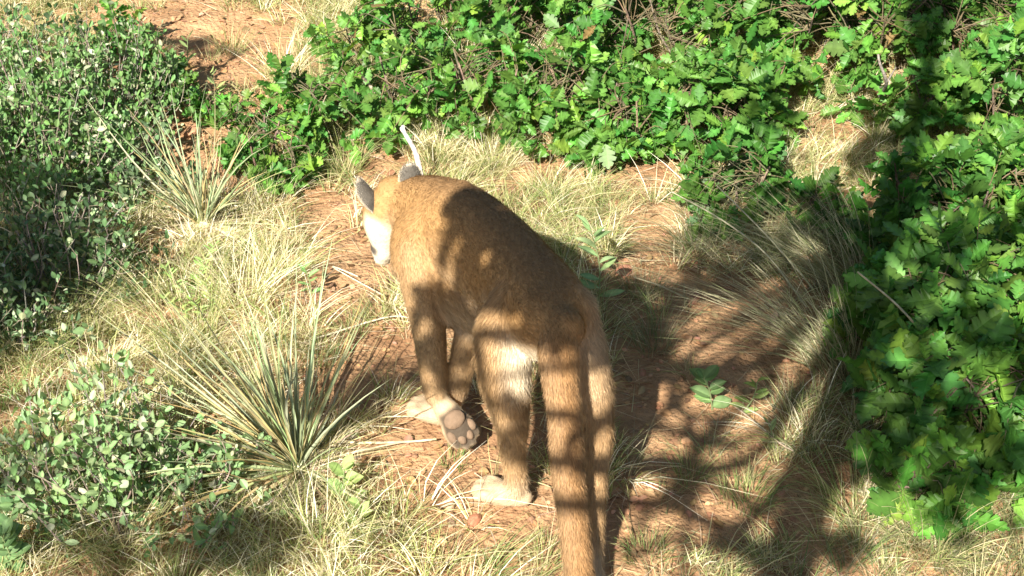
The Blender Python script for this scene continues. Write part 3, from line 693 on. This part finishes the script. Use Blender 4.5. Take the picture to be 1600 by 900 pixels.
# --- leafy sprigs
def sprig(px, py, h, n, label, colr=(.20, .30, .12), leaf=.06, name='broadleaf_sprig', lean=(0, 0), tpl=LANCE, cat='sprig', stems=1):
    b = G(px, py); t = thing(name, Vector(b), label, cat, 'leafy sprigs in the grass'); sa = Acc(); lf = Acc()
    for s in range(stems):
        e = b + [lean[0]+R.normal(0, .02*stems), lean[1]+R.normal(0, .02*stems), h*R.uniform(.8, 1.1)]; path = catmull([b-[0, 0, .02], (b+e)/2+R.normal(0, .01, 3), e], 5)
        tube(sa, path, np.linspace(.003, .0015, len(path)), (.24, .30, .14), 5)
        k = np.linspace(.2, 1, n)*(len(path)-1.01); ik = k.astype(int); p = path[ik]+(path[ik+1]-path[ik])*(k-ik)[:, None]
        az = np.arange(n)*1.57 + (np.arange(n) % 2)*1.57 + R.normal(0, .3, n); rise = np.linspace(.3, 1.3, n)
        d = nrm(np.stack([np.cos(az), np.sin(az), rise], -1)); nm = nrm(np.array([0, -.2, 1.]) + SUN*.3 - np.stack([np.cos(az), np.sin(az), az*0], -1)*.5)
        leaves(lf, tpl, p, d, nm, leaf*R.uniform(.75, 1.15, n)*np.linspace(1, .8, n), hsvj(colr, n, .15, .06))
    sa.build('stem', M_GRASS, t); lf.build('foliage', M_SILVER, t); return t
sprig(935, 478, .26, 11, 'milkweed sprig with smooth oval leaves standing beside the back of the lion', (.22, .33, .14), .075, lean=(-.02, 0))
sprig(150, 440, .20, 12, 'pale green sprig lit at the edge of the dark shade', (.22, .33, .12), .055)
sprig(195, 400, .16, 8, 'smaller green sprig next to the pale green one', (.18, .30, .11), .045)
sprig(1115, 640, .14, 10, 'broad-leaved sprig growing on the shaded trail', (.15, .25, .09), .060, lean=(-.03, 0), tpl=LOBE)
sprig(1150, 650, .10, 8, 'low sprig with one bright leaf on the shaded trail', (.22, .30, .09), .055, lean=(.05, .03))
sprig(1195, 700, .08, 6, 'tiny pale sprig in straw beside the long shadow', (.22, .28, .12), .035)
sprig(545, 790, .10, 9, 'broad light green sprig at the foot of the large yucca', (.26, .36, .13), .060, tpl=LOBE)
sprig(575, 835, .09, 7, 'single light green sprig in the bottom tussock', (.28, .36, .13), .050, tpl=LOBE)
sprig(20, 890, .18, 16, 'broad-leaved grey-green sprig in the bottom corner', (.14, .24, .10), .055, tpl=LOBE, stems=3)
sprig(300, 465, .14, 12, 'bright green sprig in bleached grass', (.25, .38, .12), .035, stems=3)
sprig(318, 500, .12, 12, 'short yellow-green sprig in bleached grass', (.28, .38, .12), .035, stems=3)
sprig(485, 460, .12, 8, 'slim green sprig in dry grass facing the lion', (.15, .28, .09), .045, lean=(-.03, 0))
sprig(300, 130, .18, 8, 'thin leafy stalk standing on the far soil slope', (.24, .34, .12), .05)
sprig(330, 160, .20, 9, 'sparse leafy stalk leaning on the far soil slope', (.24, .32, .12), .05, lean=(.05, -.03))

# --- silvery shrubs
silver_shrub(G(30, 300), .50, .48, 130, 'tall silvery shrub filling the upper corner', colr=(.11, .21, .065), per=34)
silver_shrub(G(130, 210), .48, .42, 110, 'silvery shrub next to the far soil slope', colr=(.12, .22, .07), per=34)
silver_shrub(G(-90, 180), .6, .5, 100, 'silvery shrub at the border behind the tall one', per=26)
silver_shrub(G(10, 545), .26, .22, 40, 'dark silvery shrub cut by the border under the deep shade', colr=(.08, .14, .06), per=20)  # leaf colour darkened to add to the shade here
silver_shrub(G(60, 460), .34, .42, 110, 'dark silvery shrub in deep shade below the tall one', colr=(.07, .125, .05), per=24)  # deep shade partly painted into the darker leaf colour
silver_shrub(G(210, 300), .22, .22, 50, 'low silvery shrub beside the far yucca', colr=(.11, .18, .08), per=20)
silver_shrub(G(180, 800), .46, .26, 50, 'near silvery shrub with round pale leaves and long shoots', leaf=.027, colr=(.20, .31, .13), per=20, lean=(-.06, .04))
silver_shrub(G(300, 800), .26, .24, 34, 'low silvery shrub between the near one and the large yucca', leaf=.026, colr=(.16, .26, .11), per=18)
silver_shrub(G(20, 800), .24, .18, 26, 'small silvery shrub at the bottom corner border', leaf=.026, colr=(.13, .20, .095), per=18)

# --- oak shrubs
O = [(430,275,.24,.16,20,'small oak shrub beside the far yucca tips',.065,0),(395,225,.18,.13,9,'thin oak sprout on the soil edge near the far yucca',.06,0),
 (520,215,.34,.26,34,'bright oak shrub behind the ears of the lion',.065,0),(640,195,.32,.25,32,'oak shrub standing over the pale forked twig',.068,0),
 (760,185,.36,.26,38,'oak shrub above the shoulder hump',.070,0),(870,205,.38,.26,50,'leafy oak shrub with a dark hollow beneath',.072,0),(965,245,.36,.20,34,'oak shrub reaching lowest over bare soil above the milkweed',.078,0),
 (452,292,.10,.10,8,'oak seedling on red soil next to the blond tussock',.05,0),
 (590,110,.38,.28,30,'far oak shrub at the top beside the golden tussock',.068,0),(690,95,.42,.32,42,'far oak shrub at the top behind the twig',.068,0),(820,95,.42,.32,44,'far oak shrub at the top middle',.07,0),
 (950,100,.46,.40,60,'far oak shrub above the dark hollow',.07,0),(1080,110,.46,.40,64,'far oak shrub with reddish twigs',.075,0),(1210,105,.48,.40,64,'far oak shrub with bare grey stems showing',.078,0),
 (1350,110,.5,.40,64,'far oak shrub above the soil gap',.078,0),(1490,110,.5,.40,60,'far oak shrub with large pale leaves',.08,0),(1620,120,.5,.40,60,'far oak shrub in the upper corner',.08,0),
 (1110,245,.40,.26,50,'yellow-green oak shrub beside the soil bank',.078,0),(1175,215,.42,.18,34,'oak shrub shading the soil gap from above',.078,0),(1450,215,.40,.20,34,'oak shrub with forked grey branch in front',.08,0),(1560,225,.45,.30,50,'oak shrub behind the leaning green grass',.08,0),
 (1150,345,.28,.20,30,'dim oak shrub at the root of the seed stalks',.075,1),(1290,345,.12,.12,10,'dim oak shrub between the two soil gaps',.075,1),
 (1430,420,.40,.24,50,'oak shrub with shade in its leaf colour beside the tall dark tussock',.082,1),(1520,400,.42,.30,60,'oak shrub with glossy leaves under the leaning grass',.085,0),(1640,420,.45,.35,50,'oak shrub cut by the border at mid height',.088,0),
 (1430,560,.40,.26,56,'oak shrub crossed by the dry seed stalk',.088,0),(1540,560,.44,.30,66,'dense glossy oak shrub near the border',.09,0),(1650,600,.45,.30,50,'oak shrub partly beyond the border',.09,0),
 (1450,700,.36,.24,46,'lower oak shrub with leaves hanging over straw',.09,0),(1560,720,.38,.26,50,'lower oak shrub with one bright leaf at the border',.09,0),(1440,790,.22,.16,18,'lowest oak shrub drooping over the bottom grass',.09,0)]
for x, y, h, r, n, lb_, lf_, shade_tint in O:
    oak_shrub(G(x, y), h, r, n, lb_, lf_, OAKC if not shade_tint else (.05, .115, .02))
oak_shrub(G(190, 95), .22, .12, 10, 'oak sprig on the border of the silvery shrub', .065)
oak_shrub(G(250, 150), .14, .14, 12, 'shaded low oak sprig on the far soil slope', .06, (.05, .115, .02))  # same darkened leaf tint, painting in the shade on this sprig
oak_shrub(G(280, 165), .10, .10, 8, 'flat oak sprig lying near the orange stones', .055)
oak_shrub(G(330, 185), .12, .10, 8, 'oak sprig rising between the stones and the soil slope', .055)
# rows further up the slope, outside this frame but seen from a step aside
for i, (x, y) in enumerate([(-2.6, 6.6), (-1.2, 6.9), (.3, 6.8), (1.6, 6.7), (2.9, 6.4), (2.9, 5.2), (2.6, 3.9), (2.3, 3.0)]):
    oak_shrub(np.array([x, y, float(gh(x, y))]), .5, .5, 50, ['oak shrub uphill past the upper corner behind the silvery shrubs','oak shrub uphill past the far soil slope','oak shrub uphill past the oaks above the lion','oak shrub uphill past the one with bare grey stems','oak shrub uphill past the far corner one','oak shrub sideways of the far oaks and out of view','oak shrub out of view beside the glossy one','oak shrub out of view beside the one crossed by a seed stalk'][i], .08)

# --- dead twigs and stalks
def twig(name, pts, r0, r1, colr, label, branches=(), cat='twig', grp='dead twigs and stalks'):
    t = Acc(); p = catmull(pts, 5); tube(t, p, np.linspace(r0, r1, len(p)), colr, 7)
    for bpts in branches: tube(t, catmull(bpts, 4), np.linspace(r1*1.2, r1*.5, len(catmull(bpts, 4))), colr, 6)
    o = t.build(name, M_BARK, None, True); o.data.transform(__import__('mathutils').Matrix.Translation(-Vector(pts[0]))); o.location = pts[0]
    return tag(o, label, cat, grp)
twig('dead_twig', [P(662,300,.05), P(655,262,.13), P(648,235,.19), P(632,207,.25), P(630,196,.27)], .012, .006, (.60, .52, .46), 'pale bleached forked twig standing up behind the ear', [[P(634,210,.245), P(627,202,.25), P(628,198,.255)]])
twig('seed_stalk', [P(1082,470,.02), P(1060,460,.06), P(1030,446,.09), P(990,433,.11)], .0035, .002, (.55, .48, .30), 'dry seed stalk lying over the shaded soil hollow')
twig('seed_stalk', [P(1475,570,.15), P(1440,520,.26), P(1400,475,.36), P(1340,425,.46)], .004, .0025, (.45, .40, .26), 'long dry seed stalk slanting across the oak shrub')
twig('seed_stalk', [P(1260,480,.1), P(1200,400,.22), P(1130,345,.30), P(1050,300,.36)], .003, .002, (.40, .38, .25), 'arching seed stalk reaching out of the tall dark tussock')
twig('seed_stalk', [P(1270,450,.1), P(1200,370,.25), P(1120,290,.36)], .003, .002, (.40, .38, .25), 'highest arching seed stalk over the dim oaks')
twig('dead_stick', [P(530,690,.03), P(570,692,.03), P(640,690,.03), P(682,686,.035)], .004, .003, (.55, .47, .30), 'straight straw stick lying between yucca and lifted paw')
twig('dead_stick', [P(500,745,.03), P(600,800,.03), P(680,850,.02)], .003, .002, (.55, .48, .33), 'thin straw stick slanting down from the large yucca')
twig('dead_branch', [P(1375,150,.15), P(1385,130,.28), P(1375,100,.38), P(1372,85,.42)], .008, .004, (.32, .28, .24), 'forked grey branch among the far oaks', [[P(1385,130,.28), P(1400,105,.36)], [P(1350,140,.1), P(1385,135,.24)]])
twig('dead_branch', [P(1130,620,.02), P(1180,660,.05), P(1215,690,.06), P(1240,705,.05)], .003, .002, (.38, .30, .22), 'thin curved branch on the shaded trail')
twig('dead_branch', [P(590,150,.2), P(575,130,.26), P(566,120,.3)], .008, .005, (.45, .36, .27), 'short broken branch stub in the bright oak shrub')
twig('dead_stick', [P(210,150,.01), P(228,149,.01)], .009, .009, (.75, .66, .54), 'short white stick on the soil beside the silvery shrub')
twig('dead_branch', [P(120,330,.1), P(150,310,.12), P(185,296,.1)], .004, .002, (.42, .38, .33), 'grey branch in the dark shade of the silvery shrubs')
twig('dead_stick', [G(470,545)+[0,0,.02], G(600,505)+[0,0,.02], G(640,505)+[0,0,.02]], .003, .002, (.66, .58, .42), 'bleached stick lying on bright soil towards the front leg')
twig('dead_stick', [G(560,440)+[0,0,.02], G(520,425)+[0,0,.02], G(600,470)+[0,0,.02]], .002, .002, (.66, .58, .42), 'bent bleached stick below the chin')

# ------------------------------------------------------------------ the tree beside the camera, whose limbs shade the trail
tree = thing('shade_tree', Vector((-.45, -.65, 0)), 'leafy oak tree beside the camera casting dappled shade over the lion', 'tree')
tr = Acc(); tube(tr, catmull([(-.45, -.65, -.1), (-.42, -.6, 1.2), (-.48, -.65, 2.4), (-.45, -.6, 3.8), (-.5, -.7, 5)], 5), np.linspace(.10, .045, 21), (.20, .16, .12), 12)
tr.build('trunk', M_BARK, tree, True)
hub = np.array([-.45, -.6, 3.9])
added_tree = thing('shade_tree', Vector((-3.6, -1.6, 0)), 'unseen slimmer oak tree added off to the side to shade the silvery shrubs', 'tree')  # unseen second tree, added to carry the boughs that shade the shrubs
tr2 = Acc(); tube(tr2, catmull([(-3.6, -1.6, -.1), (-3.62, -1.55, 1.3), (-3.55, -1.6, 2.6), (-3.5, -1.5, 3.8)], 5), np.linspace(.09, .04, 16), (.20, .16, .12), 12)
tr2.build('trunk', M_BARK, added_tree, True)
hub2 = np.array([-3.5, -1.5, 3.7])
def shade_spot(px, py, z, t, rx, ry, n, leaf=.065):
    """a leafy bough on the line from a scene point to the sun"""
    tgt = P(px, py, z) if z is not None else G(px, py)
    c = tgt + SUN*((2.9-tgt[2])/SUN[2])
    a = nrm(np.cross(SUN, [0, 0, 1])); b = np.cross(a, SUN)
    far_l = px < 700; hb_ = hub2 if far_l else hub; limbs = limbs2 if far_l else limbs1; crown = crown2 if far_l else crown1
    n = int(n*1.4); p = c + a*R.normal(0, rx*.42, (n, 1)) + b*R.normal(0, ry*.42, (n, 1)) + SUN*R.normal(0, .12, (n, 1))
    p = p + SUN*(np.clip(2.68-p[:, 2], 0, None)/SUN[2])[:, None]
    p = p[open_sky(p)]; n = len(p)
    if n < 2: return c
    d = nrm(R.normal(0, 1, (n, 3))); nm = nrm(SUN*.7 + R.normal(0, .6, (n, 3)))
    leaves(crown, OAK, p - d*leaf*.5, d, nm, leaf*R.uniform(.7, 1.3, n), hsvj(OAKC, n))
    m = (hb_+c)/2 + np.array([0, 0, .25]); path = catmull([hb_, m, c], 5); tube(limbs, path, np.linspace(.007, .003, len(path)), (.20, .16, .12), 7)
    for i in range(0, n, 8): tube(limbs, [c, p[i]], .0025, (.20, .16, .12), 4)
    return c
crown = Acc(); limbs = Acc(); crown1, limbs1 = crown, limbs; crown2 = Acc(); limbs2 = Acc()
SA = nrm(np.cross(SUN, [0, 0, 1])); SB = np.cross(SA, SUN)
GAPS = [(640,350,.52,.07),(650,400,.5,.07),(665,330,.58,.07),(700,285,.64,.05),(620,320,.52,.07),(600,370,.42,.10),(635,440,.42,.03),(774,406,.58,.010),(724,391,.56,.014),(712,422,.5,.012),(700,440,.45,.01),(745,470,.45,.008),
 (765,510,.5,.035),(815,518,.54,.03),(828,565,.44,.045),(780,560,.42,.015),(805,590,.38,.03),(790,655,.28,.014),(790,760,.07,.075),(880,595,.52,.035),(885,680,.42,.032),(892,750,.32,.03),(900,840,.2,.06),
 (930,600,.42,.045),(938,655,.36,.04),(930,710,.27,.03),(930,790,.2,.03),(720,655,.12,.05),(675,520,.30,.012),(672,590,.2,.010),
 (1150,540,0,.11),(940,390,0,.09),(1090,640,0,.05),(1255,780,0,.07),(1170,760,0,.10),(1050,850,0,.09),(740,830,0,.13),(620,770,0,.10),(1035,680,0,.05),(1000,760,0,.035),(530,450,0,.22),(400,500,0,.3),(380,400,0,.3),(560,520,0,.12),(560,330,0,.25),(250,520,0,.25),
 (800,250,0,.25),(960,380,0,.13),(120,620,0,.2),(1085,560,0,.05),(1300,215,0,.10),(1240,290,0,.06),(1340,330,0,.05),(1220,345,0,.05)]
GP = np.array([P(x, y, z) for x, y, z, _ in GAPS]); GR = np.array([g_[3] for g_ in GAPS])
GU = np.stack([GP@SA, GP@SB], -1)
def open_sky(p):
    u = np.stack([p@SA, p@SB], -1)
    return (np.linalg.norm(u[:, None]-GU[None], axis=2) > GR[None]+.018).all(1)
def inside(poly, x, y):
    c = np.zeros(len(x), bool); m = len(poly)
    for i in range(m):
        x1, y1 = poly[i]; x2, y2 = poly[i-1]
        cr = ((y1 > y) != (y2 > y)) & (x < (x2-x1)*(y-y1)/((y2-y1) if y2 != y1 else 1e-9)+x1); c ^= cr
    return c
# a dense bough over the middle of the back
DK = [(700,300),(735,294),(790,315),(840,350),(890,400),(925,450),(945,530),(905,540),(870,535),(850,520),(790,480),(752,505),(752,560),(700,545),(690,490),(660,520),(650,470),(670,430),(700,405),(715,380),(700,350),(685,325)]
LEGS = [(640,455),(700,450),(752,505),(752,600),(700,612),(655,612)]
qx, qy = to_px(fp); vis = ((CAM-fp)*fn).sum(1) > 0
sel = np.where(inside(DK, qx, qy) & vis & ~np.isin(bk_[fb], ['paw_fl', 'arm_r']))[0]
sel = R.choice(sel, 720, replace=False)
sl2 = np.where(inside(LEGS, qx, qy) & vis)[0]; sl3 = np.where(inside([(752,560),(790,545),(850,700),(850,735),(775,735)], qx, qy) & vis & np.isin(bk_[fb], ['thigh_l', 'shank_l']))[0]
sel = np.concatenate([sel, R.choice(sl2, 150), R.choice(sl3, 55)])
gl = [i for i, g_ in enumerate(GAPS) if g_[2] > 0]; gu = GU[gl]; gr = GR[gl]
pp = fp[sel]; u = np.stack([pp@SA, pp@SB], -1)
hole = (np.linalg.norm(u[:, None]-gu[None], axis=2) < gr[None]+.012).any(1)
pp = pp[~hole] + SUN*((R.uniform(2.7, 3.0, (~hole).sum())-pp[~hole][:, 2])/SUN[2])[:, None]; n = len(pp)
d = nrm(R.normal(0, 1, (n, 3))); d = nrm(d - SUN*(d@SUN)[:, None]*.7)
leaves(crown, OAK, pp - d*.03, d, nrm(SUN+R.normal(0, .35, (n, 3))), .055*R.uniform(.7, 1.2, n), hsvj(OAKC, n))
for s in [(745,355,.62,3.6,.12,.10,60),(800,345,.62,3.6,.15,.10,80),(850,385,.62,3.6,.13,.10,70),(760,400,.55,3.6,.10,.10,46),(830,440,.58,3.6,.14,.12,80),(885,450,.6,3.6,.12,.12,70),(880,500,.62,3.6,.12,.08,54),
          (700,430,.40,3.6,.07,.10,30),(690,520,.30,3.6,.08,.10,34),(660,560,.25,3.6,.06,.12,22),(720,480,.35,3.6,.08,.08,26),(800,500,.5,3.6,.08,.06,24),
          (1010,520,None,3.6,.08,.08,24),(1010,740,None,3.6,.06,.08,20),(1130,440,None,3.6,.16,.10,70),(1060,480,None,3.6,.08,.05,26),
          (1150,590,None,3.6,.18,.07,60),(1200,400,None,3.6,.22,.10,30),(1170,350,None,3.6,.22,.10,30),(1330,420,None,3.6,.12,.18,90),(1350,560,None,3.6,.10,.2,90),(1340,680,None,3.6,.08,.16,60),(1280,330,None,3.6,.2,.1,70),
          (1180,720,None,3.6,.10,.05,34),(1240,800,None,3.6,.10,.05,34),(1300,850,None,3.6,.10,.05,34),(1100,660,None,3.6,.07,.06,26),(1080,760,None,3.6,.05,.06,20),(1150,850,None,3.6,.12,.04,28),(1350,250,None,3.6,.10,.14,44),
          (590,605,None,3.6,.11,.07,50),(560,640,None,3.6,.08,.04,24),(640,830,None,3.6,.14,.04,34),(420,830,None,3.6,.16,.06,60),(350,860,None,3.6,.12,.05,40),
          (60,400,None,3.6,.30,.14,220),(60,300,None,3.6,.2,.06,40),(210,400,None,3.6,.08,.05,20),(150,450,None,3.6,.14,.10,60),(0,480,None,3.6,.2,.14,90),(20,740,None,3.6,.10,.08,50),(235,95,None,3.6,.16,.05,34),(320,75,None,3.6,.12,.05,26)]:
    shade_spot(*s)
for s in [(1180,300,30),(1260,400,34),(1340,300,60),(1420,300,60),(1400,480,90),(1460,620,70),(1380,680,70),(1520,520,40),(1560,350,50),(1480,180,40),(1560,700,50),(1360,160,40),(1230,160,34),(1470,400,50),(1590,560,40),(1500,780,40),(1130,380,12)]:
    shade_spot(s[0], s[1], .3, 0, .15, .13, s[2])
for s in [(40,330,110),(110,300,70),(20,440,120),(130,400,90),(40,560,60),(0,640,40),(0,730,40),(90,870,50),(300,850,60),(0,230,40)]:
    shade_spot(s[0], s[1], .15, 0, .18, .13, s[2])
# bare boughs whose shadows band the tail and hind legs
for py, z, w, sl, xe, xl in ((528, .58, .030, 4, 960, 740), (576, .53, .012, -9, 950, 745), (648, .455, .016, 9, 965, 745), (722, .36, .021, -3, 985, 775), (787, .27, .022, 6, 1000, 845)):
    q3 = [P(xe, py+sl*1.2, z-.02), P(880, py, z), P(xl*.5+440, py-3+R.normal(0, 3), z), P(xl, py-6-sl*1.5, z)]
    q3 = [v + SUN*((2.75-v[2])/SUN[2]) for v in q3]; o = nrm(q3[-1]-q3[0])
    pth = catmull([hub, q3[0]-o*.25+[0, 0, .05]] + q3 + [q3[-1]+o*.06], 5); tube(limbs, pth, np.concatenate([np.full(len(pth)-12, w), np.linspace(w, w*.35, 12)]), (.20, .16, .12), 8)
# slanting boughs over the lower trail
for q2, w in (([(985,690),(1080,740),(1180,790),(1300,868)], .020), ([(1000,820),(1060,840),(1120,850)], .014), ([(1060,600),(1110,660),(1160,720),(1260,770)], .012), ([(1075,560),(1085,680),(1075,790),(1070,900)], .018), ([(960,470),(1050,455),(1150,470),(1260,430)], .018), ([(1020,560),(1120,600),(1230,590)], .016)):
    q3 = [P(x, y, 0) for x, y in q2]; q3 = [v + SUN*((2.8-v[2])/SUN[2]) for v in q3]
    pth = catmull([hub] + q3, 5); tube(limbs, pth, np.linspace(w*1.1, w*.6, len(pth)), (.20, .16, .12), 8)
# added unseen canopy over the trail, put in to screen sky light and deepen shade
n = 7000; q3 = R.normal(0, 1, (n, 3)); q3 = nrm(q3)*(R.uniform(.2, 1, (n, 1))**.5)*[3.6, 2.9, .8] + [.3, 4.6, 5.6]
cl = R.randint(0, 90, n); cc_ = nrm(R.normal(0, 1, (90, 3)))*[3.3, 2.7, .7] + [.3, 4.6, 5.6]; q3 = np.where(R.rand(n, 1) < .6, cc_[cl] + R.normal(0, .28, (n, 3)), q3)
leaves(crown, LOBE, q3, nrm(R.normal(0, 1, (n, 3))), nrm(np.array([0, 0, 1.])+R.normal(0, .6, (n, 3))), R.uniform(.11, .2, n), hsvj(OAKC, n))
for i in range(0, 90, 4): tube(limbs, catmull([(-.5, -.7, 4.9), (0, 1.6, 5.5), cc_[i]], 5), np.linspace(.028, .01, 11), (.20, .16, .12), 7)
limbs2.build('limb', M_BARK, added_tree, True); crown2.build('crown', M_OAK, added_tree); limbs.build('limb', M_BARK, tree, True); crown.build('crown', M_OAK, tree)
